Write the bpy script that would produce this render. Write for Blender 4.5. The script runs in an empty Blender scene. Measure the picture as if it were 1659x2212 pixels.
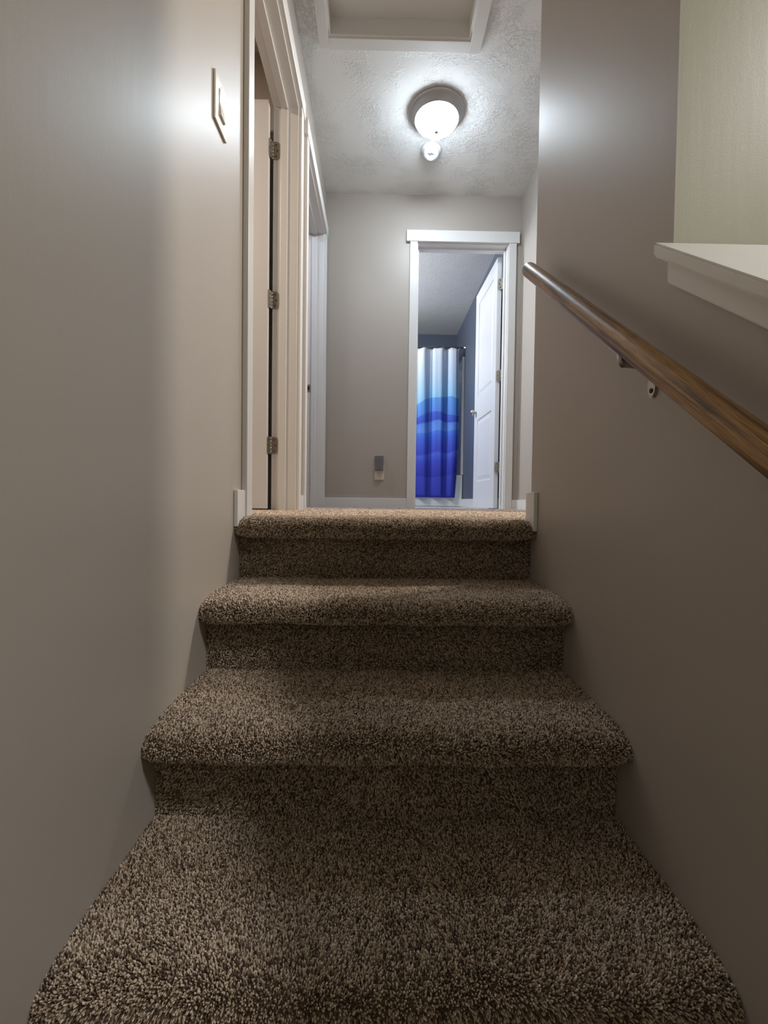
import bpy, bmesh, math, random
import numpy as np
from mathutils import Vector, Matrix

random.seed(4)
rng = np.random.default_rng(11)
scene = bpy.context.scene
COL = scene.collection

# ------------------------------------------------------------------ camera
F_PX, IMG_W = 967.96, 1659.0
YAW, PITCH, ROLL = 0.0135, -0.025, 0.013
CAM = Vector((-0.0257, -1.3489, 0.0538))
cam_data = bpy.data.cameras.new('camera')
cam_data.sensor_fit = 'HORIZONTAL'
cam_data.sensor_width = 36.0
cam_data.lens = F_PX / IMG_W * 36.0
cam_data.clip_start = 0.02
cam = bpy.data.objects.new('camera', cam_data)
COL.objects.link(cam)
_c, _s = math.cos(YAW), math.sin(YAW)
_cp, _sp = math.cos(PITCH), math.sin(PITCH)
_cr, _sr = math.cos(ROLL), math.sin(ROLL)
_right = Vector((_c, -_s, 0)); _fw = Vector((_s*_cp, _c*_cp, _sp)); _up = Vector((-_s*_sp, -_c*_sp, _cp))
_R = _cr*_right + _sr*_up
_U = -_sr*_right + _cr*_up
_m = Matrix((_R, _U, -_fw)).transposed().to_4x4()
_m.translation = CAM
cam.matrix_world = _m
scene.camera = cam

# ------------------------------------------------------------------ world, light, exposure
world = bpy.data.worlds.new('world'); scene.world = world
world.use_nodes = True
bg = world.node_tree.nodes['Background']
bg.inputs[0].default_value = (0.75, 0.85, 1.0, 1)
bg.inputs[1].default_value = 0.25
vs = scene.view_settings
vs.view_transform = 'Standard'; vs.look = 'None'; vs.gamma = 1.0; vs.exposure = 0.72
vs.use_curve_mapping = False
scene.cycles.max_bounces = 10
scene.cycles.diffuse_bounces = 6
scene.cycles.use_denoising = True
scene.cycles.sample_clamp_indirect = 8.0

DOME_EMIT = 57.0
def area(name, loc, size, power, color, rot=(0, 0, 0), shape='DISK', size_y=None):
    d = bpy.data.lights.new(name, 'AREA'); d.shape = shape; d.size = size
    if size_y: d.size_y = size_y
    d.energy = power; d.color = color
    o = bpy.data.objects.new(name, d); COL.objects.link(o)
    o.location = loc; o.rotation_euler = rot
    return o
area('bedroom_lamp', (-1.7, 0.0, 2.40), 0.35, 24, (1.0, 0.80, 0.62))
area('side_room_lamp', (1.75, 0.75, 1.95), 0.22, 24, (1.0, 0.88, 0.75), rot=(0, math.radians(70), math.radians(0)))
area('closet_lamp', (-1.2, 1.72, 2.40), 0.3, 6, (0.85, 0.85, 1.0))
area('bathroom_lamp', (-1.02, 3.35, 2.0), 0.7, 31, (0.93, 0.96, 1.0), rot=(0, math.radians(-90), 0), shape='RECTANGLE', size_y=0.25)
area('lower_room_lamp', (2.3, -1.9, 2.40), 0.4, 38, (1.0, 0.98, 0.95))

# ------------------------------------------------------------------ dimensions
XL, XR = -0.460, 0.4595           # stair walls
XH = 1.0714                        # right wall of the hall
YF = 2.202                         # far wall of the hall
H = 2.44                           # ceiling
T = 0.125                          # wall thickness
RUN, RISE = 0.2671, 0.1909
YC = 0.066                         # end of the right stair wall
YW = -0.600                        # where the right wall drops to the sloped half wall
SL = 0.750                         # slope of the half wall cap and of the rail
YB, ZB = -3.4, -1.75               # foot of the stairwell

# ------------------------------------------------------------------ materials
def srgb(r, g, b):
    f = lambda v: (v/255/12.92 if v/255 <= 0.04045 else ((v/255+0.055)/1.055)**2.4)
    return (f(r), f(g), f(b), 1)

def mat(name, color, rough=0.5, metal=0.0, spec=0.5):
    m = bpy.data.materials.new(name); m.use_nodes = True
    b = m.node_tree.nodes['Principled BSDF']
    b.inputs['Base Color'].default_value = color
    b.inputs['Roughness'].default_value = rough
    b.inputs['Metallic'].default_value = metal
    b.inputs['Specular IOR Level'].default_value = spec
    return m

def N(m, t, **kw):
    n = m.node_tree.nodes.new(t)
    for k, v in kw.items(): setattr(n, k, v)
    return n

def bump(m, scale, strength, dist, detail=3.0, rough=0.6, mode='noise', cvar=0.0):
    """fine relief from object-space noise, plus a faint tone variation"""
    nt = m.node_tree; L = nt.links
    b = nt.nodes['Principled BSDF']
    tc = N(m, 'ShaderNodeTexCoord')
    ns = N(m, 'ShaderNodeTexNoise'); ns.inputs['Scale'].default_value = scale
    ns.inputs['Detail'].default_value = detail; ns.inputs['Roughness'].default_value = rough
    L.new(tc.outputs['Object'], ns.inputs['Vector'])
    src = ns.outputs['Fac']
    if mode == 'knock':
        ns.inputs['Distortion'].default_value = 1.2
        n2 = N(m, 'ShaderNodeTexNoise'); n2.inputs['Scale'].default_value = scale*0.12
        L.new(tc.outputs['Object'], n2.inputs['Vector'])
        r1 = N(m, 'ShaderNodeValToRGB'); r1.color_ramp.elements[0].position = 0.47; r1.color_ramp.elements[1].position = 0.62
        r2 = N(m, 'ShaderNodeValToRGB'); r2.color_ramp.elements[0].position = 0.40; r2.color_ramp.elements[1].position = 0.62
        L.new(ns.outputs['Fac'], r1.inputs[0]); L.new(n2.outputs['Fac'], r2.inputs[0])
        mu = N(m, 'ShaderNodeMath', operation='MULTIPLY')
        L.new(r1.outputs[0], mu.inputs[0]); L.new(r2.outputs[0], mu.inputs[1])
        src = mu.outputs[0]
    bp = N(m, 'ShaderNodeBump'); bp.inputs['Strength'].default_value = strength; bp.inputs['Distance'].default_value = dist
    L.new(src, bp.inputs['Height']); L.new(bp.outputs['Normal'], b.inputs['Normal'])
    return m

M = {}
def wall_paint(name, col):
    m = mat(name, col, 0.46, spec=0.5)
    nt = m.node_tree; L = nt.links; b = nt.nodes['Principled BSDF']
    b.inputs['Coat Weight'].default_value = 0.04; b.inputs['Coat Roughness'].default_value = 0.24
    tc = N(m, 'ShaderNodeTexCoord')
    n1 = N(m, 'ShaderNodeTexNoise'); n1.inputs['Scale'].default_value = 260; n1.inputs['Detail'].default_value = 3
    L.new(tc.outputs['Object'], n1.inputs['Vector'])
    # faint slanting sanding and brush marks, seen only in the sheen
    mp = N(m, 'ShaderNodeMapping'); mp.inputs['Rotation'].default_value = (math.radians(35), 0, 0); mp.inputs['Scale'].default_value = (1, 1, 0.10)
    L.new(tc.outputs['Object'], mp.inputs['Vector'])
    n2 = N(m, 'ShaderNodeTexNoise'); n2.inputs['Scale'].default_value = 55; n2.inputs['Detail'].default_value = 4
    L.new(mp.outputs[0], n2.inputs['Vector'])
    b1 = N(m, 'ShaderNodeBump'); b1.inputs['Strength'].default_value = 0.06; b1.inputs['Distance'].default_value = 0.002
    b2 = N(m, 'ShaderNodeBump'); b2.inputs['Strength'].default_value = 0.05; b2.inputs['Distance'].default_value = 0.004
    L.new(n1.outputs['Fac'], b1.inputs['Height']); L.new(n2.outputs['Fac'], b2.inputs['Height'])
    L.new(b1.outputs[0], b2.inputs['Normal']); L.new(b2.outputs[0], b.inputs['Normal']); L.new(b2.outputs[0], b.inputs['Coat Normal'])
    return m
M['wall'] = wall_paint('greige_paint', srgb(178, 170, 162))
M['wall_khaki'] = wall_paint('khaki_paint', srgb(176, 172, 152))
M['wall_bath'] = bump(mat('slate_blue_paint', srgb(86, 94, 110), 0.5), 260, 0.10, 0.002)
M['ceiling'] = bump(mat('ceiling_paint', srgb(234, 234, 232), 0.8, spec=0.2), 46, 0.8, 0.007, mode='knock')
M['ceil_bath'] = bump(mat('bath_ceiling_paint', srgb(216, 216, 214), 0.8, spec=0.2), 60, 0.4, 0.004, mode='knock')
M['trim'] = bump(mat('white_trim_paint', srgb(226, 226, 226), 0.32), 90, 0.04, 0.002)
M['hatch'] = bump(mat('hatch_paint', srgb(226, 225, 222), 0.6), 120, 0.1, 0.002)
M['door'] = bump(mat('white_door_paint', srgb(224, 226, 230), 0.35), 90, 0.04, 0.002)
M['nickel'] = bump(mat('satin_nickel', srgb(176, 172, 164), 0.34, 1.0), 220, 0.05, 0.001)
M['pan'] = bump(mat('brushed_nickel_pan', srgb(178, 175, 176), 0.45, 0.4), 300, 0.05, 0.001)
M['dark'] = bump(mat('dark_slot', srgb(22, 20, 18), 0.7), 200, 0.05, 0.001)
M['plate'] = bump(mat('ivory_plastic', srgb(222, 218, 206), 0.22), 80, 0.02, 0.001)
M['white_plastic'] = bump(mat('white_plastic', srgb(206, 208, 210), 0.3), 80, 0.02, 0.001)
M['tub'] = bump(mat('white_fiberglass', srgb(228, 230, 230), 0.25), 30, 0.02, 0.002)
M['vinyl'] = bump(mat('pale_vinyl_floor', srgb(205, 204, 202), 0.3), 20, 0.05, 0.002)
M['cap'] = bump(mat('white_cap_paint', srgb(224, 222, 218), 0.4), 90, 0.04, 0.002)

def wood_mat():
    m = mat('oak_rail', srgb(150, 104, 62), 0.36, spec=0.5)
    nt = m.node_tree; L = nt.links; b = nt.nodes['Principled BSDF']
    tc = N(m, 'ShaderNodeTexCoord')
    mp = N(m, 'ShaderNodeMapping'); mp.inputs['Scale'].default_value = (1.0, 0.030, 1.0)
    L.new(tc.outputs['Object'], mp.inputs['Vector'])
    n1 = N(m, 'ShaderNodeTexNoise'); n1.inputs['Scale'].default_value = 170; n1.inputs['Detail'].default_value = 4; n1.inputs['Distortion'].default_value = 0.4
    n2 = N(m, 'ShaderNodeTexNoise'); n2.inputs['Scale'].default_value = 900; n2.inputs['Detail'].default_value = 2
    n4 = N(m, 'ShaderNodeTexNoise'); n4.inputs['Scale'].default_value = 45; n4.inputs['Detail'].default_value = 2
    for n in (n1, n2, n4): L.new(mp.outputs[0], n.inputs['Vector'])
    r = N(m, 'ShaderNodeValToRGB'); e = r.color_ramp.elements
    e[0].position = 0.34; e[0].color = srgb(62, 40, 24)
    e[1].position = 0.75; e[1].color = srgb(200, 160, 104)
    k = e.new(0.44); k.color = srgb(130, 96, 60)
    k = e.new(0.52); k.color = srgb(166, 126, 78)
    mx = N(m, 'ShaderNodeMix', data_type='FLOAT'); mx.inputs[0].default_value = 0.28
    L.new(n1.outputs['Fac'], mx.inputs[2]); L.new(n4.outputs['Fac'], mx.inputs[3])
    L.new(mx.outputs[0], r.inputs[0])
    mix = N(m, 'ShaderNodeMix', data_type='RGBA', blend_type='MULTIPLY'); mix.inputs[0].default_value = 0.6
    r2 = N(m, 'ShaderNodeValToRGB'); r2.color_ramp.elements[0].position = 0.36; r2.color_ramp.elements[0].color = (0.28, 0.22, 0.17, 1); r2.color_ramp.elements[1].position = 0.50
    L.new(n2.outputs['Fac'], r2.inputs[0])
    L.new(r.outputs[0], mix.inputs[6]); L.new(r2.outputs[0], mix.inputs[7])
    L.new(mix.outputs[2], b.inputs['Base Color'])
    bp = N(m, 'ShaderNodeBump'); bp.inputs['Strength'].default_value = 0.12; bp.inputs['Distance'].default_value = 0.0006
    L.new(n2.outputs['Fac'], bp.inputs['Height']); L.new(bp.outputs[0], b.inputs['Normal'])
    return m
M['wood'] = wood_mat()

def pile_mat():
    m = mat('carpet_yarn', srgb(120, 100, 80), 0.9, spec=0.15)
    nt = m.node_tree; L = nt.links; b = nt.nodes['Principled BSDF']
    at = N(m, 'ShaderNodeAttribute', attribute_name='yarn')
    r = N(m, 'ShaderNodeValToRGB'); e = r.color_ramp.elements
    e[0].position = 0.0; e[0].color = srgb(74, 58, 47)
    e[1].position = 1.0; e[1].color = srgb(248, 234, 216)
    k = e.new(0.30); k.color = srgb(134, 114, 98)
    k = e.new(0.55); k.color = srgb(192, 172, 152)
    k = e.new(0.80); k.color = srgb(228, 211, 192)
    L.new(at.outputs['Fac'], r.inputs[0]); L.new(r.outputs[0], b.inputs['Base Color'])
    b.inputs['Sheen Weight'].default_value = 0.55
    b.inputs['Sheen Roughness'].default_value = 0.5
    b.inputs['Sheen Tint'].default_value = srgb(226, 212, 198)
    return m
M['pile'] = pile_mat()
M['backing'] = bump(mat('carpet_backing', srgb(128, 108, 90), 0.95, spec=0.1), 300, 0.8, 0.006)

def curtain_mat():
    m = mat('ombre_fabric', srgb(60, 90, 200), 0.7, spec=0.2)
    nt = m.node_tree; L = nt.links; b = nt.nodes['Principled BSDF']
    tc = N(m, 'ShaderNodeTexCoord')
    sp = N(m, 'ShaderNodeSeparateXYZ'); L.new(tc.outputs['Object'], sp.inputs[0])
    mp = N(m, 'ShaderNodeMapping'); mp.inputs['Scale'].default_value = (1.0, 0.05, 0.55)
    L.new(tc.outputs['Object'], mp.inputs['Vector'])
    ns = N(m, 'ShaderNodeTexNoise'); ns.inputs['Scale'].default_value = 2.2; ns.inputs['Detail'].default_value = 1.0
    L.new(mp.outputs[0], ns.inputs['Vector'])
    a = N(m, 'ShaderNodeMath', operation='MULTIPLY_ADD'); a.inputs[1].default_value = 0.34; a.inputs[2].default_value = -0.17
    L.new(ns.outputs['Fac'], a.inputs[0])
    # gentle rise of the waves towards the right
    tl = N(m, 'ShaderNodeMath', operation='MULTIPLY_ADD'); tl.inputs[1].default_value = -0.16
    L.new(sp.outputs['X'], tl.inputs[0]); L.new(a.outputs[0], tl.inputs[2])
    ad = N(m, 'ShaderNodeMath', operation='ADD'); L.new(sp.outputs['Z'], ad.inputs[0]); L.new(tl.outputs[0], ad.inputs[1])
    mr = N(m, 'ShaderNodeMapRange'); mr.inputs['From Min'].default_value = 0.0; mr.inputs['From Max'].default_value = 1.95
    L.new(ad.outputs[0], mr.inputs['Value'])
    r = N(m, 'ShaderNodeValToRGB'); e = r.color_ramp.elements
    stops = [(0.0, (60, 68, 178)), (0.13, (66, 78, 188)), (0.132, (56, 62, 168)), (0.24, (68, 80, 196)), (0.285, (82, 104, 212)), (0.30, (64, 76, 188)),
             (0.40, (72, 102, 208)), (0.44, (78, 122, 218)), (0.442, (100, 144, 224)), (0.495, (94, 136, 220)), (0.497, (64, 84, 188)),
             (0.535, (72, 100, 198)), (0.54, (88, 138, 216)), (0.625, (100, 152, 220)), (0.632, (142, 194, 232)), (0.80, (184, 204, 228)), (0.93, (206, 218, 232)), (1.0, (222, 226, 232))]
    e[0].position = stops[0][0]; e[0].color = srgb(*stops[0][1])
    e[1].position = stops[-1][0]; e[1].color = srgb(*stops[-1][1])
    for p, c in stops[1:-1]:
        k = e.new(p); k.color = srgb(*c)
    L.new(mr.outputs[0], r.inputs[0]); L.new(r.outputs[0], b.inputs['Base Color'])
    return m
M['curtain'] = curtain_mat()

def glow_mat():
    m = mat('lit_opal_glass', (0.9, 0.9, 0.9, 1), 0.3)
    b = m.node_tree.nodes['Principled BSDF']
    b.inputs['Emission Color'].default_value = (0.78, 0.90, 1.0, 1)
    b.inputs['Emission Strength'].default_value = DOME_EMIT
    return m
M['glow'] = glow_mat()

def smoke_glass():
    m = mat('smoked_ribbed_plastic', srgb(176, 172, 178), 0.12, spec=0.8)
    b = m.node_tree.nodes['Principled BSDF']
    b.inputs['Transmission Weight'].default_value = 0.55
    bump(m, 300, 0.2, 0.001)
    return m
M['smoke'] = smoke_glass()

# ------------------------------------------------------------------ mesh helpers
def link(name, bm, m, parent=None, smooth=False):
    me = bpy.data.meshes.new(name)
    bmesh.ops.recalc_face_normals(bm, faces=bm.faces)
    bm.to_mesh(me); bm.free()
    me.materials.append(m)
    if smooth:
        for p in me.polygons: p.use_smooth = True
    o = bpy.data.objects.new(name, me); COL.objects.link(o)
    if parent is not None: o.parent = parent
    return o

def add_box(bm, x0, x1, y0, y1, z0, z1, bevel=0.0, seg=2):
    b2 = bmesh.new()
    vs_ = [b2.verts.new((x, y, z)) for x in (x0, x1) for y in (y0, y1) for z in (z0, z1)]
    for f in ((0, 1, 3, 2), (4, 6, 7, 5), (0, 4, 5, 1), (2, 3, 7, 6), (0, 2, 6, 4), (1, 5, 7, 3)):
        b2.faces.new([vs_[i] for i in f])
    bmesh.ops.recalc_face_normals(b2, faces=b2.faces)
    if bevel > 0:
        bmesh.ops.bevel(b2, geom=list(b2.edges), offset=bevel, segments=seg, affect='EDGES', profile=0.5)
    tmp = bpy.data.meshes.new('tmp'); b2.to_mesh(tmp); b2.free()
    bm.from_mesh(tmp); bpy.data.meshes.remove(tmp)

def boxes(name, lst, m, parent=None, bevel=0.0):
    bm = bmesh.new()
    for q in lst: add_box(bm, *q, bevel=bevel)
    return link(name, bm, m, parent)

def prism(bm, pts, axis, a, b):
    """extrude a 2-D outline along an axis (0=X: pts are (y,z); 1=Y: (x,z); 2=Z: (x,y))"""
    def P(p, t):
        return (t, p[0], p[1]) if axis == 0 else (p[0], t, p[1]) if axis == 1 else (p[0], p[1], t)
    A = [bm.verts.new(P(p, a)) for p in pts]; B = [bm.verts.new(P(p, b)) for p in pts]
    bm.faces.new(A); bm.faces.new(B[::-1])
    n = len(pts)
    for i in range(n):
        bm.faces.new((A[i], A[(i+1) % n], B[(i+1) % n], B[i]))

def lathe(bm, prof, seg=48, center=(0, 0, 0), axis=2):
    rings = []
    for r, h in prof:
        ring = []
        for i in range(seg):
            a = 2*math.pi*i/seg
            u, v = r*math.cos(a), r*math.sin(a)
            p = (u, v, h) if axis == 2 else (u, h, v) if axis == 1 else (h, u, v)
            ring.append(bm.verts.new((p[0]+center[0], p[1]+center[1], p[2]+center[2])))
        rings.append(ring)
    for a, b in zip(rings, rings[1:]):
        for i in range(seg):
            bm.faces.new((a[i], a[(i+1) % seg], b[(i+1) % seg], b[i]))
    bm.faces.new(rings[0]); bm.faces.new(rings[-1][::-1])

def tube(bm, pts, rad, seg=12):
    pts = [Vector(p) for p in pts]
    rings = []
    prev = None
    for i, p in enumerate(pts):
        t = (pts[min(i+1, len(pts)-1)] - pts[max(i-1, 0)]).normalized()
        ref = prev if prev is not None else (Vector((0, 0, 1)) if abs(t.z) < 0.9 else Vector((1, 0, 0)))
        u = t.cross(ref).normalized() if prev is None else (ref - t*ref.dot(t)).normalized()
        prev = u
        v = t.cross(u)
        r = rad[i] if isinstance(rad, (list, tuple)) else rad
        rings.append([bm.verts.new(p + u*r*math.cos(2*math.pi*k/seg) + v*r*math.sin(2*math.pi*k/seg)) for k in range(seg)])
    for a, b in zip(rings, rings[1:]):
        for i in range(seg):
            bm.faces.new((a[i], a[(i+1) % seg], b[(i+1) % seg], b[i]))
    bm.faces.new(rings[0][::-1]); bm.faces.new(rings[-1])

def struct(o, label=None, cat=None):
    o['kind'] = 'structure'
    if label: o['label'] = label
    if cat: o['category'] = cat
    return o

def thing(o, label, cat, group=None):
    o['label'] = label; o['category'] = cat
    if group: o['group'] = group
    return o

def empty(name, loc=(0, 0, 0)):
    o = bpy.data.objects.new(name, None); COL.objects.link(o); o.location = loc
    o.empty_display_size = 0.05
    return o

# ------------------------------------------------------------------ the shell
ZT = 2.075       # underside of the head casings
OP = ZT          # height of the openings
D1 = (0.145, 1.010)     # bedroom doorway in the left wall
D2 = (1.264, 2.100)     # closet doorway in the left wall
D3 = (0.263, 0.967)     # bathroom doorway in the far wall
D4 = (0.25, 1.08)       # doorway in the right wall of the hall
XO = XL - T
w = boxes('wall_left', [
    (XO, XL, YB, D1[0]-.02, ZB, H), (XO, XL, D1[0]-.02, D1[1]+.02, OP+.01, H), (XO, XL, D1[1]+.02, D2[0]-.02, -.3, H),
    (XO, XL, D2[0]-.02, D2[1]+.02, OP+.01, H), (XO, XL, D2[1]+.02, YF, -.3, H),
    (XO, XL, D1[0]-.02, D1[1]+.02, -.3, -.03), (XO, XL, D2[0]-.02, D2[1]+.02, -.3, -.03)], M['wall'])
struct(w, 'greige painted wall along the stairs and hall, with two doorways', 'wall')
w = boxes('wall_far', [
    (-3.2, D3[0]-.02, YF, YF+T, -.3, H), (D3[0]-.02, D3[1]+.02, YF, YF+T, OP, H), (D3[1]+.02, XH+.12, YF, YF+T, -.3, H),
    (D3[0]-.02, D3[1]+.02, YF, YF+T, -.3, -.03)], M['wall'])
struct(w, 'greige end wall of the hall around the bathroom doorway', 'wall')
w = boxes('wall_hall_right', [
    (XH, XH+T, YC-.3, D4[0], -.3, H), (XH, XH+T, D4[0], D4[1], 2.05, H), (XH, XH+T, D4[1], YF, -.3, H)], M['wall'])
struct(w, 'short greige hall wall beyond the corner of the stair wall', 'wall')
# right stair wall: a full-height block, its near face closing the lower room
bm = bmesh.new()
add_box(bm, XR, 1.85, YW+.012, YC, ZB, H)
add_box(bm, XR, XR+.003, YW, YW+.012, ZB, H)
w = struct(link('wall_right', bm, M['wall']), 'brownish greige full-height wall beside the handrail', 'wall')
# half wall with sloped top
CAPZ = 0.4886; CAPT = 0.019; APR = 0.034; SLC = 0.7666
XC0, XC1 = XR-0.034, 0.74
bm = bmesh.new()
z0 = CAPZ - CAPT/math.cos(math.atan(SLC))
yl = -2.9
prism(bm, [(YW, ZB), (YW, z0), (yl, z0+SLC*(yl-YW)), (yl, ZB)], 0, XR, XC1-.034)
w = struct(link('wall_half', bm, M['wall']), 'low half wall with sloped top following the stairs', 'wall')
# far sides of the lower room and side rooms
struct(boxes('wall_back', [(XO, 3.3, YB-.12, YB, ZB, H)], M['wall_khaki']))
struct(boxes('wall_lower_right', [(3.18, 3.3, YB, YC, ZB, H)], M['wall_khaki']))
struct(boxes('wall_lower_end', [(XR+.003, 3.18, YW, YW+.012, ZB, H), (1.85, 3.18, YW+.012, YC, ZB, H)], M['wall_khaki']), 'khaki painted wall face above the white cap', 'wall')
struct(boxes('wall_bedroom', [(-3.3, -3.18, -2.6, YF, -.3, H), (-3.18, XO, -2.72, -2.6, -.3, H), (-3.18, XO, 1.115, 1.165, -.3, H)], M['wall']))
struct(boxes('wall_side_room', [(3.18, 3.3, YC, YF+.12, -.3, H), (XH+T, 3.18, YF, YF+.12, -.3, H)], M['wall']))
struct(boxes('wall_bathroom_right', [(XH, XH+T, YF+T, 5.23, -.3, H)], M['wall_bath']), 'slate blue bathroom wall behind the open door', 'wall')
struct(boxes('wall_bathroom_back', [(-1.1, XH, 5.11, 5.23, -.3, H)], M['wall_bath']), 'slate blue bathroom wall above the shower curtain', 'wall')
struct(boxes('wall_bathroom_left', [(-1.22, -1.1, YF+T, 5.23, -.3, H)], M['wall_bath']))
struct(boxes('wall_bathroom_front', [(-1.1, D3[0]-.02, YF+T, YF+T+.01, -.05, H), (D3[0]-.02, D3[1]+.02, YF+T, YF+T+.01, OP+.01, H), (D3[1]+.02, XH, YF+T, YF+T+.01, -.05, H)], M['wall_bath']))
struct(boxes('ceiling_bathroom', [(-1.22, XH+T, YF+T, 5.23, H, H+.1)], M['ceil_bath']), 'pale textured bathroom ceiling', 'ceiling')
# ceiling with the attic hatch opening
HX0, HX1, HY0, HY1 = -0.310, 0.422, 0.30, 1.012
struct(boxes('ceiling', [
    (-3.3, HX0, YB-.12, YF, H, H+.1), (HX1, 3.3, YB-.12, YF+.12, H, H+.1), (HX0, HX1, YB-.12, HY0, H, H+.1), (HX0, HX1, HY1, YF, H, H+.1)], M['ceiling']),
    'pale hall ceiling with knockdown plaster texture', 'ceiling')
# floors
fl = boxes('floor', [(XL, XR, 0.30, YF, -.26, -.010), (XR, XH, YC, YF, -.26, -.010),
                     (XO, XL, D1[0], D1[1], -.03, -.010), (XO, XL, D2[0], D2[1], -.03, -.010)], M['backing'])
struct(fl, 'brown carpeted landing floor of the hall', 'floor')
struct(boxes('floor_rooms', [(-3.18, XO, -2.6, YF, -.26, -.008), (XH, 3.18, YC, YF, -.26, -.008)], M['backing']))
struct(boxes('floor_bathroom', [(-1.1, XH, YF+T, 5.11, -.26, -.012), (D3[0]-.02, D3[1]+.02, YF+.01, YF+T, -.26, -.012)], M['vinyl']), 'pale vinyl bathroom floor', 'floor')
struct(boxes('floor_lower', [(XO, 3.3, YB-.12, YW, ZB-.1, ZB)], M['backing']))

# ------------------------------------------------------------------ stairs with carpet pile
PILE = 0.0075
def vnoise(x, y, freq, seed):
    """smooth value noise on numpy arrays"""
    g = np.random.default_rng(seed).random((64, 64))
    u = x*freq; v = y*freq
    i = np.floor(u).astype(int); j = np.floor(v).astype(int)
    fu = u-i; fv = v-j
    fu = fu*fu*(3-2*fu); fv = fv*fv*(3-2*fv)
    i0, i1, j0, j1 = i % 64, (i+1) % 64, j % 64, (j+1) % 64
    return (g[i0, j0]*(1-fu)*(1-fv) + g[i1, j0]*fu*(1-fv) + g[i0, j1]*(1-fu)*fv + g[i1, j1]*fu*fv)*2-1

def make_pile(name, xs, base, nrm, tang, spacing, parent, seed, length=PILE, smult=None, clip_r=None, clip_l=True):
    """one three-sided yarn tuft at each base point (all arrays n x 3)"""
    n = len(base)
    r = np.random.default_rng(seed)
    side = np.cross(nrm, tang)
    a1 = vnoise(base[:, 0]+3, xs+5, 6.0, seed+1)*1.0 + vnoise(base[:, 0], xs, 28.0, seed+2)*0.35
    a2 = vnoise(base[:, 0]+7, xs+1, 6.5, seed+3)*1.0 + vnoise(base[:, 0], xs+9, 30.0, seed+4)*0.35
    l1 = 0.15 + 0.55*a1 + r.normal(0, 0.30, n)
    l2 = 0.55*a2 + r.normal(0, 0.30, n)
    d = nrm + tang*l1[:, None] + side*l2[:, None]
    d /= np.linalg.norm(d, axis=1)[:, None]
    ln = length*(0.80 + 0.40*r.random(n)) * (1.0 + 0.12*vnoise(base[:, 0], xs+2, 14.0, seed+5))
    if smult is not None: ln = ln*smult
    u = np.cross(d, side); u /= np.linalg.norm(u, axis=1)[:, None]
    v = np.cross(d, u)
    rad = spacing*0.62*(0.75+0.5*r.random(n))
    ph = r.random(n)*2*math.pi
    V = np.empty((n, 7, 3))
    for k in range(3):
        a = ph + 2*math.pi*k/3
        off = (u*np.cos(a)[:, None] + v*np.sin(a)[:, None])*rad[:, None]
        V[:, k] = base - nrm*0.002 + off*0.8
        # belly ring slightly wider, twisted
        V[:, 3+k] = base + d*(ln*0.80)[:, None] + off*0.95
    V[:, 6] = base + d*ln[:, None]
    if clip_l: V[:, :, 0] = np.clip(V[:, :, 0], XL+.0006, None)
    if clip_r is not None: V[:, :, 0] = np.clip(V[:, :, 0], None, clip_r)
    F3 = np.array([[3, 4, 6], [4, 5, 6], [5, 3, 6]])
    F4 = np.array([[0, 1, 4, 3], [1, 2, 5, 4], [2, 0, 3, 5]])
    off = (np.arange(n)*7)[:, None, None]
    tri = (F3[None]+off).reshape(-1, 3); quad = (F4[None]+off).reshape(-1, 4)
    me = bpy.data.meshes.new(name)
    me.vertices.add(n*7); me.vertices.foreach_set('co', V.reshape(-1).astype(np.float32))
    nt_, nq = len(tri), len(quad)
    me.loops.add(nt_*3+nq*4)
    me.loops.foreach_set('vertex_index', np.concatenate([quad.reshape(-1), tri.reshape(-1)]).astype(np.int32))
    me.polygons.add(nt_+nq)
    me.polygons.foreach_set('loop_start', np.concatenate([np.arange(nq)*4, nq*4+np.arange(nt_)*3]).astype(np.int32))
    me.polygons.foreach_set('use_smooth', np.ones(nt_+nq, dtype=bool))
    me.update(calc_edges=True)
    yarn = np.clip(np.where(r.random(n) < 0.31, r.normal(0.13, 0.11, n), r.normal(0.66, 0.19, n)), 0, 1)
    at = me.attributes.new('yarn', 'FLOAT', 'POINT')
    at.data.foreach_set('value', np.repeat(yarn, 7).astype(np.float32))
    me.materials.append(M['pile'])
    o = bpy.data.objects.new(name, me); COL.objects.link(o)
    o['kind'] = 'stuff'
    o.parent = parent
    return o

def step_profile(k, back):
    """base line of the carpet: along the tread towards the viewer, round the nosing, down the riser"""
    y0, z0 = -k*RUN, -k*RISE
    zc = z0-0.036                                   # height of the most forward point
    up_a, up_b = 0.058-PILE, 0.036-PILE            # upper quarter: a long soft roll
    lo_a, lo_b = 0.020-PILE*0.6, 0.028-PILE        # lower quarter: tighter
    pts = [(y0+back, z0-PILE), (y0+0.075, z0-PILE)]
    for i in range(0, 13):
        a = math.pi/2*i/12
        pts.append((y0+0.058-up_a*math.sin(a), zc+up_b*math.cos(a)))
    yf = y0+0.058-up_a
    for i in range(1, 11):
        a = math.pi/2*i/10
        pts.append((yf+lo_a*(1-math.cos(a)), zc-lo_b*math.sin(a)))
    zb_ = zc-lo_b
    yr = y0+0.060+PILE
    pts += [(yr-0.004, zb_), (yr, zb_-0.006), (yr, z0-RISE-PILE)]
    return pts

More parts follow.
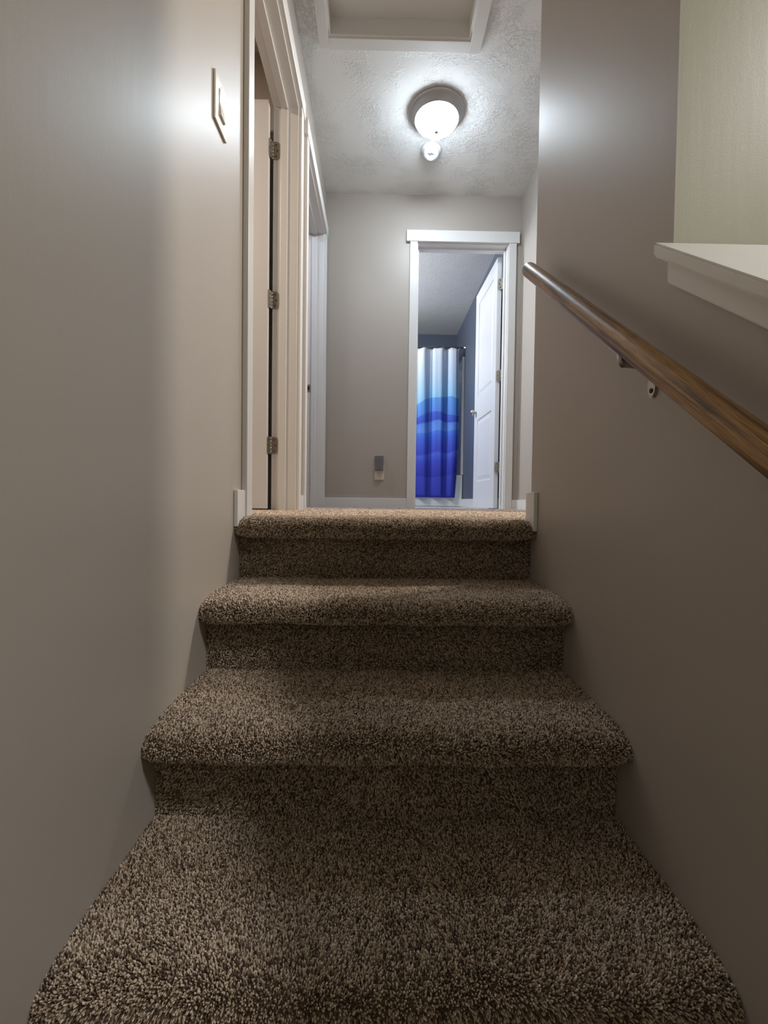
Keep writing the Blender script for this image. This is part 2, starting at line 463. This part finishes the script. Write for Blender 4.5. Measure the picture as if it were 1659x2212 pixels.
def make_step(k, parent, spacing):
    back = (RUN+0.060+PILE) if k > 0 else 0.30
    prof = step_profile(k, back)
    bm = bmesh.new()
    y0, z0 = -k*RUN, -k*RISE
    xw = XR if k > 0 else XR
    # solid body under the carpet
    Pb = np.array(prof + [(y0+back, z0-RISE-PILE)])
    Dn = np.roll(Pb, -1, 0)-np.roll(Pb, 1, 0); Dn /= np.linalg.norm(Dn, axis=1)[:, None]
    Nn = np.stack([Dn[:, 1], -Dn[:, 0]], 1)
    wn = np.clip((y0+0.10-Pb[:, 0])/0.06, 0, 1)*(Pb[:, 1] > z0-0.066)
    stations = [XL+.001, XL+.006, XL+.014, XL+.026, XL+.046, XR-.046, XR-.026, XR-.014, XR-.006, XR-.001]
    rows = []
    for xs_ in stations:
        tk = max(0.0, 1-min(xs_-XL, XR-xs_)/0.045)**2*0.008
        Q = Pb-Nn*(tk*wn)[:, None]
        rows.append([bm.verts.new((xs_, q[0], q[1])) for q in Q])
    for ra, rb in zip(rows, rows[1:]):
        for i in range(len(ra)):
            bm.faces.new((ra[i], ra[(i+1) % len(ra)], rb[(i+1) % len(ra)], rb[i]))
    bm.faces.new(rows[0]); bm.faces.new(rows[-1][::-1])
    o = link('step', bm, M['backing'], parent)
    P = np.array(prof); seg = np.diff(P, axis=0); L = np.hypot(seg[:, 0], seg[:, 1]); S = np.concatenate([[0], np.cumsum(L)])
    W = XR-XL
    ns_ = int(S[-1]/spacing); nx = int(W/spacing)
    gs, gx = np.meshgrid((np.arange(ns_)+.5)/ns_*S[-1], (np.arange(nx)+.5)/nx*W, indexing='ij')
    gs = gs.ravel() + rng.uniform(-.45, .45, gs.size)*spacing; gx = gx.ravel() + rng.uniform(-.45, .45, gx.size)*spacing
    gs = np.clip(gs, 0, S[-1]-1e-6); gx = np.clip(gx, 0.0015, W-0.0015)
    idx = np.clip(np.searchsorted(S, gs, side='right')-1, 0, len(seg)-1)
    t = (gs-S[idx])/L[idx]
    yz = P[idx] + seg[idx]*t[:, None]
    # smooth direction along the profile
    def direc(s):
        a = np.clip(s-.013, 0, S[-1]); b = np.clip(s+.013, 0, S[-1])
        return np.stack([np.interp(b, S, P[:, 0])-np.interp(a, S, P[:, 0]), np.interp(b, S, P[:, 1])-np.interp(a, S, P[:, 1])], 1)
    dd = direc(gs); dd /= np.linalg.norm(dd, axis=1)[:, None]
    tang = np.stack([np.zeros(len(gs)), dd[:, 0], dd[:, 1]], 1)
    nrm = np.stack([np.zeros(len(gs)), dd[:, 1], -dd[:, 0]], 1)   # tread: heading -Y -> +Z
    base = np.stack([XL+gx, yz[:, 0], yz[:, 1]], 1)
    # the roll tucks in where it meets the walls
    edge = np.minimum(gx, W-gx)
    tuck = np.clip(1-edge/0.045, 0, 1)**2*0.008
    wnose = np.clip((y0+0.10-base[:, 1])/0.06, 0, 1)*(base[:, 2] > z0-0.066)
    base -= nrm*(tuck*wnose)[:, None]
    # uneven padding under the carpet
    base += nrm*(0.0022*vnoise(base[:, 0]+k, gs, 11.0, 70+k))[:, None]
    pile = make_pile('carpet_pile', gs, base, nrm, tang, spacing, o, 100+10*k, clip_r=XR-.0006)
    return o

stairs = empty('staircase', (0, 0, 0))
thing(stairs, 'brown heather carpeted stairs with rounded nosings climbing to the landing', 'stairs')
for k in range(7):
    make_step(k, stairs, 0.0025 if k < 5 else 0.006)
stairs['label'] = 'brown heather carpeted stairs with rounded nosings climbing to the landing'

# landing pile, coarser with distance
def flat_pile(name, x0, x1, y0, y1, spacing, parent, seed, clip=True):
    nx = int((x1-x0)/spacing); ny = int((y1-y0)/spacing)
    gx, gy = np.meshgrid(x0+(np.arange(nx)+.5)*spacing, y0+(np.arange(ny)+.5)*spacing, indexing='ij')
    r = np.random.default_rng(seed)
    gx = gx.ravel()+r.uniform(-.45, .45, gx.size)*spacing; gy = gy.ravel()+r.uniform(-.45, .45, gy.size)*spacing
    n = gx.size
    base = np.stack([gx, gy, np.full(n, -PILE)], 1)
    return make_pile(name, gy, base, np.tile([0., 0, 1.], (n, 1)), np.tile([0., -1., 0], (n, 1)), spacing, parent, seed, clip_l=clip)
flat_pile('carpet_pile', XL+.002, XR-.002, 0.302, YF-.004, 0.0055, fl, 301)
flat_pile('carpet_pile', XO-.75, XL, D1[0]+.002, D1[1]-.002, 0.006, fl, 303, False)
flat_pile('carpet_pile', XO-.3, XL, D2[0]+.002, D2[1]-.002, 0.007, fl, 304, False)
flat_pile('carpet_pile', XR, XH-.004, YC+.004, YF-.004, 0.0055, fl, 302)

# ------------------------------------------------------------------ trim: doorways
CW, CT = 0.058, 0.018
def doorway(name, along, face, sgn, a0, a1, label, stop_off, edge0=None, edge1=None, head=(0.026, 0.026)):
    """casings, jambs and stops of one doorway. along: 'Y' (wall faces +X) or 'X' (wall faces -Y)."""
    root = struct(empty(name, (0, 0, 0)), label, 'door frame')
    def B(nm, a, b, d0, d1, z0, z1, bev=0.002):
        # a..b along the wall, d0..d1 distance out of the wall face (positive = into the hall)
        lo, hi = min(d0, d1), max(d0, d1)
        if along == 'Y':
            q = (face+lo, face+hi, a, b, z0, z1)
        else:
            q = (a, b, face-hi, face-lo, z0, z1)
        return boxes(nm, [q], M['trim'], root, bevel=bev)
    B('casing', a0-.006-CW, a0-.006, 0, CT, -.004, ZT)
    B('casing', a1+.006, a1+.006+CW, 0, CT, -.004, ZT)
    B('head_casing', a0-.006-CW-head[0], a1+.006+CW+head[1], 0, CT+.005, ZT, ZT+.086)
    JT = 0.019
    B('jamb', a0-JT, a0, -T-.002, 0.001, -.010, ZT-.004)
    B('jamb', a1, a1+JT, -T-.002, 0.001, -.010, ZT-.004)
    B('head_jamb', a0-JT, a1+JT, -T-.002, 0.001, ZT-.004-JT+.014, ZT+.010)
    s0, s1 = stop_off
    B('door_stop', a0, a0+.011, s0, s1, -.008, ZT-.012)
    B('door_stop', a1-.011, a1, s0, s1, -.008, ZT-.012)
    B('door_stop', a0, a1, s0, s1, ZT-.022, ZT-.008)
    return root
dw1 = doorway('trim_1', 'Y', XL, 1, D1[0], D1[1], 'white door frame of the doorway next to the light switch', (-T+.038, -T+.073))
dw2 = doorway('trim_2', 'Y', XL, 1, D2[0], D2[1], 'white door frame with strike plate, second along the left hall wall', (-T+.038, -T+.073), head=(.022, .022))
dw3 = doorway('trim_3', 'X', YF, 1, D3[0], D3[1], 'white door frame around the bathroom doorway', (-T+.038, -T+.073), head=(.028, .022))
dw4 = doorway('trim_4', 'X', 99, 1, 0, .8, '', (-T+.038, -T+.073)) if False else None
# casings round the side-room doorway in the right hall wall
bm = bmesh.new()
add_box(bm, XH-CT, XH, D4[0]-CW, D4[0], -.004, 2.05, .002); add_box(bm, XH-CT, XH, D4[1], D4[1]+CW, -.004, 2.05, .002)
add_box(bm, XH-CT-.004, XH, D4[0]-CW-.02, D4[1]+CW+.02, 2.05, 2.136, .002)
struct(link('trim_4', bm, M['trim']))

# strike plate on the closet jamb
bm = bmesh.new(); add_box(bm, XO+.004, XO+.032, D2[1]-.002, D2[1], .905-.028, .905+.028, .0008)
sp_ = link('strike_plate', bm, M['nickel'], dw2)
bm = bmesh.new(); add_box(bm, XO+.011, XO+.024, D2[1]-.0026, D2[1]-.0018, .905-.013, .905+.013); link('latch_hole', bm, M['dark'], sp_)

# ------------------------------------------------------------------ baseboards
BH, BT = 0.078, 0.013
def bboard(name, q, label):
    return struct(boxes(name, [q], M['trim'], bevel=.0025), label, 'baseboard')
bboard('baseboard_left', (XL, XL+BT, .004, D1[0]-.006-CW, -.03, .082), 'short white baseboard end at the top step below the switch')
bboard('baseboard_left_2', (XL, XL+BT, D1[1]+.006+CW, D2[0]-.006-CW, -.006, BH), 'sliver of white baseboard between the two door frames')
bboard('baseboard_left_3', (XL, XL+BT, D2[1]+.006+CW, YF, -.006, BH), 'tiny baseboard piece in the far corner')
bboard('baseboard_far', (XL, D3[0]-.006-CW, YF-BT, YF, -.006, .074), 'white baseboard under the wall outlet')
bboard('baseboard_far_2', (D3[1]+.006+CW, XH, YF-BT, YF, -.006, .074), 'white baseboard bit right of the bathroom doorway')
bboard('baseboard_hall_right', (XH-BT, XH, D4[1]+CW, YF-BT, -.006, .074), 'white baseboard of the short hall wall')
bm = bmesh.new()
add_box(bm, XR-BT, XR, .004, YC+BT, -.034, .086, .0025)
add_box(bm, XR, XH, YC, YC+BT, -.006, .086, .0025)
struct(link('baseboard_right', bm, M['trim']), 'white baseboard wrapping the corner of the handrail wall', 'baseboard')
bboard('baseboard_bathroom', (XH-.012, XH, YF+T, 4.47, -.012, .09), 'white bathroom baseboard')

# ------------------------------------------------------------------ doors and hinges
def hinge(parent, pin, leaf_dir, leaf2_dir, z):
    """two-leaf butt hinge: pin (x,y); leaf_dir / leaf2_dir: unit 2-D directions of the leaves"""
    root = empty('hinge', (0, 0, 0)); root.parent = parent
    px, py = pin
    bm = bmesh.new()
    for i in range(5):
        za = z-.0445+i*.0178
        lathe(bm, [(.0055, za+.0004), (.0062, za+.001), (.0062, za+.0168), (.0055, za+.0174)], 14, (px, py, 0))
    link('knuckle', bm, M['nickel'], root, True)
    for (dx, dy) in (leaf_dir, leaf2_dir):
        nx_, ny_ = -dy, dx
        bm = bmesh.new()
        pts = []
        wd, hh, rr = .036, .0445, .014
        pts = [(0, -hh), (wd-rr, -hh)] + [(wd-rr+rr*math.sin(a), -hh+rr-rr*math.cos(a)) for a in np.linspace(.3, math.pi/2, 5)] + \
              [(wd-rr+rr*math.cos(a), hh-rr+rr*math.sin(a)) for a in np.linspace(0, math.pi/2-.3, 5)] + [(wd-rr, hh), (0, hh)]
        A = [bm.verts.new((px+dx*p+nx_*.0013, py+dy*p+ny_*.0013, z+q)) for p, q in pts]
        B_ = [bm.verts.new((px+dx*p-nx_*.0013, py+dy*p-ny_*.0013, z+q)) for p, q in pts]
        bm.faces.new(A); bm.faces.new(B_[::-1])
        for i in range(len(pts)):
            bm.faces.new((A[i], A[(i+1) % len(pts)], B_[(i+1) % len(pts)], B_[i]))
        lf = link('hinge_leaf', bm, M['nickel'], root)
        for p, q in ((.018, .029), (.026, 0), (.018, -.029)):
            bm = bmesh.new()
            ax = 0 if abs(nx_) > .5 else 1
            lathe(bm, [(.0001, -.0019), (.0036, -.0019), (.0036, .0019), (.0001, .0019)], 12, (px+dx*p, py+dy*p, z+q), ax)
            link('screw', bm, M['dark'], root)
    return root

def door_leaf(name, width, height, thick, place, label, panels=True):
    """moulded two-panel leaf; local u along the width, v through the thickness, z up"""
    bm = bmesh.new()
    st = 0.112
    us = [0, st, width-st, width]
    zs = [0, .245, .83, 1.05, height-.115, height]
    holes = [(1, 1), (1, 3)]
    for side in (0, 1):
        v0 = 0 if side == 0 else thick
        dn = 1 if side == 0 else -1
        for i in range(3):
            for j in range(5):
                a, b, c, d = us[i], us[i+1], zs[j], zs[j+1]
                if (i, j) not in holes:
                    bm.faces.new([bm.verts.new((a, v0, c)), bm.verts.new((b, v0, c)), bm.verts.new((b, v0, d)), bm.verts.new((a, v0, d))])
                else:
                    rings = []
                    for ins, dep in ((0, 0), (.006, .009), (.020, .009), (.046, .003)):
                        rings.append([bm.verts.new((a+ins, v0+dn*dep, c+ins)), bm.verts.new((b-ins, v0+dn*dep, c+ins)),
                                      bm.verts.new((b-ins, v0+dn*dep, d-ins)), bm.verts.new((a+ins, v0+dn*dep, d-ins))])
                    for r1, r2 in zip(rings, rings[1:]):
                        for q in range(4):
                            bm.faces.new((r1[q], r1[(q+1) % 4], r2[(q+1) % 4], r2[q]))
                    bm.faces.new(rings[-1])
    for (a, b) in ((0, 0), (width, width)):
        for j in range(5):
            bm.faces.new([bm.verts.new((a, 0, zs[j])), bm.verts.new((a, thick, zs[j])), bm.verts.new((a, thick, zs[j+1])), bm.verts.new((a, 0, zs[j+1]))])
    for z in (0, height):
        for i in range(3):
            bm.faces.new([bm.verts.new((us[i], 0, z)), bm.verts.new((us[i], thick, z)), bm.verts.new((us[i+1], thick, z)), bm.verts.new((us[i+1], 0, z))])
    bmesh.ops.remove_doubles(bm, verts=bm.verts, dist=1e-5)
    bm.transform(place)
    return bm

# bathroom door: hinged on the right jamb, swung back into the bathroom
th = math.radians(1.5)
DX, DY = 0.960, YF+T+.016
place = Matrix.Translation((DX, DY, .004)) @ Matrix.Rotation(math.pi/2+th, 4, 'Z')
d = empty('door_1', (0, 0, 0)); struct(d, 'white two-panel bathroom door standing open', 'door')
link('door_panel', door_leaf('p', .706, 2.045, .035, place, ''), M['door'], d)
for z in (1.832, 1.090, .340):
    hinge(d, (D3[1]-.001, YF+T+.006), (-1, .0), (0, -1), z)
kn = Vector((DX-.035*1.0, DY+.706-.062, .915))
bm = bmesh.new(); lathe(bm, [(.001, 0), (.031, 0), (.032, -.004), (.026, -.009), (.012, -.012), (.0105, -.030), (.016, -.036), (.026, -.044), (.029, -.053), (.026, -.062), (.015, -.068), (.001, -.0695)], 28, (kn.x-.001, kn.y, kn.z), 0)
link('door_knob', bm, M['nickel'], d, True)
# bedroom door: hinged on the far jamb, swung into the bedroom
PX, PY = XO-.006, D1[1]-.002
place = Matrix.Translation((PX-.012, D1[1]-.006, .006)) @ Matrix.Rotation(math.pi, 4, 'Z')
d = empty('door_2', (0, 0, 0)); struct(d, 'white bedroom door standing open, hinge edge showing', 'door')
link('door_panel', door_leaf('p', .80, 2.062, .035, place, ''), M['door'], d)
for z in (1.845, 1.085, .335):
    hinge(d, (PX, PY), (1, 0), (-.30, -1), z)

# ------------------------------------------------------------------ attic hatch
h = empty('attic_hatch', ((HX0+HX1)/2, (HY0+HY1)/2, H)); thing(h, 'white attic hatch framed in flat trim on the hall ceiling', 'hatch')
inv = h.location.copy()
def hbox(nm, q, m, bev=.002):
    bm = bmesh.new(); add_box(bm, *q, bevel=bev)
    bm.transform(Matrix.Translation(-inv)); return link(nm, bm, m, h)
TW = .062
hbox('hatch_trim', (HX0-.052, HX0, HY0-TW, HY1+TW*.9, H-.018, H), M['hatch'])
hbox('hatch_trim', (HX1, HX1+TW, HY0-TW, HY1+TW, H-.018, H), M['hatch'])
hbox('hatch_trim', (HX0, HX1, HY1, HY1+TW, H-.018, H), M['hatch'])
hbox('hatch_trim', (HX0, HX1, HY0-TW, HY0, H-.018, H), M['hatch'])
hbox('shaft_side', (HX0, HX0+.012, HY0, HY1, H-.010, H+.20), M['hatch'], 0)
hbox('shaft_side', (HX1-.012, HX1, HY0, HY1, H-.010, H+.20), M['hatch'], 0)
hbox('shaft_side', (HX0+.012, HX1-.012, HY1-.012, HY1, H-.010, H+.20), M['hatch'], 0)
hbox('shaft_side', (HX0+.012, HX1-.012, HY0, HY0+.012, H-.010, H+.20), M['hatch'], 0)
hbox('hatch_panel', (HX0+.012, HX1-.012, HY0+.012, HY1-.012, H+.075, H+.095), M['hatch'], 0)

# ------------------------------------------------------------------ ceiling lamp
LX, LY = 0.303, 1.448
lamp = thing(empty('ceiling_lamp', (LX, LY, H)), 'round flush ceiling lamp with nickel pan and glowing white glass dome', 'lamp')
bm = bmesh.new()
lathe(bm, [(.160, 0), (.168, -.003), (.170, -.014), (.166, -.018), (.160, -.020), (.150, -.028), (.139, -.046), (.135, -.054), (.131, -.055), (.128, -.050), (.128, -.020), (.02, -.018)], 64)
link('lamp_pan', bm, M['pan'], lamp, True)
bm = bmesh.new()
prof = [(.1285, -.046)]
for i in range(1, 15):
    a = math.pi/2*i/15
    prof.append((.130*math.cos(a)**.85, -.048-.062*math.sin(a)))
prof.append((.003, -.110))
lathe(bm, prof, 64)
link('glass_dome', bm, M['glow'], lamp, True)
bm = bmesh.new(); lathe(bm, [(.001, -.108), (.015, -.108), (.0170, -.113), (.013, -.117), (.014, -.124), (.010, -.130), (.001, -.132)], 20)
link('finial', bm, M['pan'], lamp, True)

# ------------------------------------------------------------------ ceiling detector
det = thing(empty('ceiling_detector', (.303, 1.742, H)), 'small round white ceiling detector beside the lamp', 'detector')
bm = bmesh.new(); lathe(bm, [(.060, 0), (.068, -.002), (.069, -.012), (.064, -.020), (.050, -.024), (.001, -.024)], 40)
link('detector_base', bm, M['white_plastic'], det, True)
bm = bmesh.new()
prof = [(.044, -.022), (.052, -.028)]
for i in range(1, 12):
    a = math.pi/2*i/12
    prof.append((.053*math.cos(a), -.034-.044*math.sin(a)))
prof.append((.002, -.078))
lathe(bm, prof, 40)
# a curved scoop in the lens face
for v in bm.verts:
    dx, dy, dz = v.co.x+.006, v.co.y+.030, v.co.z+.072
    dist = math.sqrt(dx*dx+dy*dy+dz*dz)
    if dist < .030:
        k = (.030-dist)/.030
        v.co += Vector((.1, .75, .6))*k*.018
link('detector_head', bm, M['white_plastic'], det, True)
bm = bmesh.new()
tube(bm, [(-.030+.004*i, -.046+.0019*abs(i-6)*.6, -.052-.0022*i*(1 if i < 6 else .4)) for i in range(13)], .003, 8)
link('lens_ridge', bm, M['white_plastic'], det, True)

# ------------------------------------------------------------------ light switch
sw = thing(empty('light_switch', (XL, -.130, 1.090)), 'ivory light switch plate on the wall beside the doorway', 'switch')
bm = bmesh.new(); add_box(bm, 0, .0065, -.044, .044, -.062, .062, .003, 3); link('wall_plate', bm, M['plate'], sw)
bm = bmesh.new(); add_box(bm, .004, .0078, -.018, .018, -.035, .035, .001); link('rocker_frame', bm, M['plate'], sw)
bm = bmesh.new(); prism(bm, [(.004, -.033), (.0125, -.033), (.0085, .0), (.0098, .033), (.004, .033)], 1, -.0165, .0165); link('rocker', bm, M['plate'], sw)
for z in (-.048, .048):
    bm = bmesh.new(); lathe(bm, [(.0001, .0060), (.0032, .0060), (.0034, .0072), (.0001, .0074)], 12, (0, 0, z), 0)
    link('screw', bm, M['plate'], sw)

# ------------------------------------------------------------------ outlet with plug-in night light
ou = thing(empty('wall_outlet', (-.020, YF, .277)), 'ivory wall outlet plate above the far baseboard', 'outlet')
bm = bmesh.new(); add_box(bm, -.038, .038, -.006, 0, -.058, .058, .0025, 2); link('wall_plate', bm, M['plate'], ou)
for zc in (-.020, .020):
    bm = bmesh.new(); lathe(bm, [(.0001, -.0076), (.0150, -.0076), (.0170, -.0060), (.0170, -.002), (.0001, -.002)], 24, (0, 0, zc), 1)
    rc = link('receptacle', bm, M['plate'], ou)
    bm = bmesh.new()
    add_box(bm, -.0075, -.0055, -.0080, -.006, zc+.001, zc+.009); add_box(bm, .0055, .0075, -.0080, -.006, zc+.001, zc+.009)
    lathe(bm, [(.0001, -.0080), (.0026, -.0080), (.0026, -.006), (.0001, -.006)], 12, (0, 0, zc-.007), 1)
    link('slot', bm, M['dark'], rc)
nl = thing(empty('night_light', (-.020, YF-.008, .350)), 'small smoked ribbed night light plugged into the wall outlet', 'night light')
bm = bmesh.new(); add_box(bm, -.034, .034, -.012, .001, -.062, .056, .004, 2); link('base', bm, mat('grey_plastic', srgb(150, 148, 150), .35), nl)
bm = bmesh.new()
pts = []
nr = 15
for i in range(nr*2+1):
    a = math.pi*i/(nr*2)
    rr = 1.0 if i % 2 == 0 else .90
    pts.append((-.034*math.cos(a)*rr*.98, -.010-.030*math.sin(a)**.8*rr))
prism(bm, pts, 2, -.056, .054)
link('ribbed_shade', bm, M['smoke'], nl)

# ------------------------------------------------------------------ sloped cap of the half wall
cap = thing(empty('half_wall_cap', (XR, YW, CAPZ)), 'white sloped wooden cap with apron trim on the half wall', 'ledge')
cs = CAPT/math.cos(math.atan(SLC)); ap = APR/math.cos(math.atan(SLC))
L2 = -2.3
bm = bmesh.new(); prism(bm, [(0, 0), (L2, SLC*L2), (L2, SLC*L2-cs), (0, -cs)], 0, XC0-XR, XC1-XR)
bmesh.ops.bevel(bm, geom=list(bm.edges), offset=.003, segments=2, affect='EDGES'); link('cap_board', bm, M['cap'], cap)
bm = bmesh.new(); prism(bm, [(-.002, -cs), (L2, SLC*L2-cs), (L2, SLC*L2-cs-ap), (-.002, -cs-ap)], 0, -.011, 0.0)
bmesh.ops.bevel(bm, geom=list(bm.edges), offset=.002, segments=2, affect='EDGES'); link('apron_trim', bm, M['cap'], cap)

# ------------------------------------------------------------------ handrail
RX, RY0, RZ0 = 0.400, -0.042, 0.7285      # upper end, rail axis
ang = math.atan(SL)
rail = thing(empty('handrail', (RX, RY0, RZ0)), 'round oak handrail on the stair wall', 'handrail')
rail.rotation_euler = (ang, 0, 0)         # local -Y runs down the stairs
bm = bmesh.new()
R0 = .0200
sec = []
for i in range(40):
    a = 2*math.pi*i/40
    x_, z_ = R0*math.cos(a), R0*1.0*math.sin(a)
    if z_ < -.016: z_ = -.016 - (abs(z_)-.016)*.6
    sec.append((x_, z_))
ys = [0.0, -.0015, -.006, -.014] + [-.05-.1*i for i in range(24)]
sc_ = [.70, .86, .965, 1.0] + [1.0]*24
rings = [[bm.verts.new((x*s_, y, z*s_)) for x, z in sec] for y, s_ in zip(ys, sc_)]
for a, b in zip(rings, rings[1:]):
    for i in range(40): bm.faces.new((a[i], a[(i+1) % 40], b[(i+1) % 40], b[i]))
bm.faces.new(rings[0][::-1]); bm.faces.new(rings[-1])
link('rail', bm, M['wood'], rail, True)
M_r = Matrix.Translation((RX, RY0, RZ0)) @ Matrix.Rotation(ang, 4, 'X')
Minv = M_r.inverted()
def bracket(yb):
    """bracket in world coordinates, converted to the rail's frame"""
    za = RZ0 + SL*(yb-RY0)                      # rail axis height
    zb = za - .0185/math.cos(ang)               # underside of the rail
    g = empty('rail_bracket'); g.parent = rail
    bm = bmesh.new()
    wz = zb-.061
    pts = []
    for i in range(28):
        a = 2*math.pi*i/28
        sn = math.sin(a)
        pts.append((yb+.0125*math.cos(a)*(1 if sn < 0 else 1-.35*sn), wz+(.016 if sn < 0 else .038)*sn))
    prism(bm, pts, 0, XR-.005, XR)
    bmesh.ops.bevel(bm, geom=[e for e in bm.edges if all(abs(v.co.x-(XR-.005)) < 1e-5 for v in e.verts)], offset=.002, segments=2, affect='EDGES')
    bm.transform(Minv); link('wall_plate', bm, M['nickel'], g)
    bm = bmesh.new(); lathe(bm, [(.0001, XR-.0062), (.0042, XR-.0062), (.0042, XR-.004), (.0001, XR-.004)], 14, (0, yb, wz-.003), 0); bm.transform(Minv); link('screw', bm, M['dark'], g)
    bm = bmesh.new()
    tube(bm, [(XR-.003, yb, wz+.026), (XR-.015, yb, wz+.034), (XR-.030, yb, wz+.040), (RX+.012, yb, wz+.042), (RX+.003, yb, wz+.043), (RX, yb, wz+.048), (RX, yb, zb+.004)],
         [.0065, .006, .0055, .0055, .007, .0075, .008], 14)
    bm.transform(Minv); link('arm', bm, M['nickel'], g, True)
    bm = bmesh.new(); add_box(bm, -.009, .009, -.022, .022, -.0205, -.0165, .001)
    bm.transform(Matrix.Translation(Minv @ Vector((RX, yb, za)))); link('saddle', bm, M['nickel'], g)
bracket(-.558)
bracket(-1.55)

# ------------------------------------------------------------------ bathroom: tub, surround, curtain
tub = thing(empty('bathtub', (.3, 4.75, -.012)), 'white bathtub below the blue shower curtain', 'bathtub')
ti = tub.location.copy()
bm = bmesh.new()
add_box(bm, -.45, XH-.004, 4.45, 5.10, -.012, .40, .018, 3)
# basin
b2 = bmesh.new(); add_box(b2, -.36, XH-.10, 4.53, 5.02, .08, .42, .06, 4); tmpm = bpy.data.meshes.new('tmpb'); b2.to_mesh(tmpm); b2.free(); bpy.data.meshes.remove(tmpm)
bm.transform(Matrix.Translation(-ti)); link('tub_apron', bm, M['tub'], tub, False)
sur = thing(empty('shower_surround', (.3, 5.0, .40)), 'white shower wall surround behind the curtain', 'shower surround')
si = sur.location.copy()
for q in ((XH-.022, XH-.0005, 4.50, 5.109, .401, 1.92), (-.45, XH-.022, 5.09, 5.109, .401, 1.92)):
    bm = bmesh.new(); add_box(bm, *q, bevel=.004); bm.transform(Matrix.Translation(-si)); link('surround_panel', bm, M['tub'], sur)
bm = bmesh.new(); add_box(bm, XH-.034, XH-.0005, 4.455, 4.4995, .401, 1.925, .006); bm.transform(Matrix.Translation(-si)); link('edge_flange', bm, M['tub'], sur)

rod = thing(empty('curtain_rod', (XH, 4.44, 2.030)), 'metal shower curtain rod fixed to the blue wall', 'rod')
bm = bmesh.new(); tube(bm, [(0-.004, 0, 0), (-1.0, 0, 0), (-2.16, 0, 0)], .0125, 16); link('rod', bm, M['nickel'], rod, True)
bm = bmesh.new(); lathe(bm, [(.001, 0), (.034, 0), (.034, -.006), (.024, -.014), (.016, -.030), (.001, -.031)], 28, (0, 0, 0), 0); link('flange', bm, M['nickel'], rod, True)

cur = thing(empty('shower_curtain', (0.70, 4.44, .105)), 'shower curtain fading from white to deep blue', 'curtain')
x0, x1, nxs, nzs = -.42, 1.000, 360, 40
bm = bmesh.new()
top = 2.005-.105
grid = []
for j in range(nzs+1):
    t = j/nzs
    row = []
    for i in range(nxs+1):
        s = i/nxs
        x = x0+(x1-x0)*s
        fold = .030*math.sin(2*math.pi*(x*6.6+.35*math.sin(5*x)+.08*t)) + .005*math.sin(2*math.pi*(x*15.3+.3*t))
        fold = math.copysign(abs(fold)**.8*.5, fold)
        amp = .55+.45*t if t > .5 else .78+.1*math.sin(3*t)
        xx = x + .010*math.sin(2*math.pi*x*6.6+1.2)*(.5+t) + (.012*math.sin(3.0*t+.3)-.035*max(0, .35-t)/.35)*max(0, s-.85)/.15
        zz = t*top - (.010*abs(math.sin(math.pi*(x-.02)/.108)) if j == nzs else 0)
        row.append(bm.verts.new((xx-.70, -.045+fold*amp+.02*(1-t), zz)))
    grid.append(row)
for j in range(nzs):
    for i in range(nxs):
        bm.faces.new((grid[j][i], grid[j][i+1], grid[j+1][i+1], grid[j+1][i]))
cl = link('cloth', bm, M['curtain'], cur, True)
sm = cl.modifiers.new('thickness', 'SOLIDIFY'); sm.thickness = .0015
k = 0
xh = .02
while xh < 1.0:
    bm = bmesh.new()
    ring = []
    for i in range(17):
        a = 2*math.pi*i/16
        ring.append((xh-.70+.002*math.cos(a), -.012+.026*math.sin(a), 1.905+.034*math.cos(a)))
    tube(bm, ring, .0022, 8)
    link('curtain_ring', bm, M['nickel'], cur, True)
    xh += .108

# ------------------------------------------------------------------ labels of the parts of the setting out of view
for nm, lb, ct in (('wall_back', 'painted wall closing the foot of the stairwell', 'wall'),
                   ('wall_lower_right', 'painted side wall of the lower room beyond the half wall', 'wall'),
                   ('wall_bedroom', 'painted walls of the bedroom behind the open door', 'wall'),
                   ('wall_side_room', 'painted walls of the room off the right of the hall', 'wall'),
                   ('wall_bathroom_left', 'slate blue bathroom wall opposite the open door', 'wall'),
                   ('wall_bathroom_front', 'slate blue bathroom side of the doorway wall', 'wall'),
                   ('floor_rooms', 'brown carpeted floor of the rooms off the hall', 'floor'),
                   ('floor_lower', 'brown carpeted floor at the foot of the stairs', 'floor'),
                   ('trim_4', 'white door frame on the right hall wall', 'door frame')):
    o = bpy.data.objects.get(nm)
    if o: o['label'] = lb; o['category'] = ct
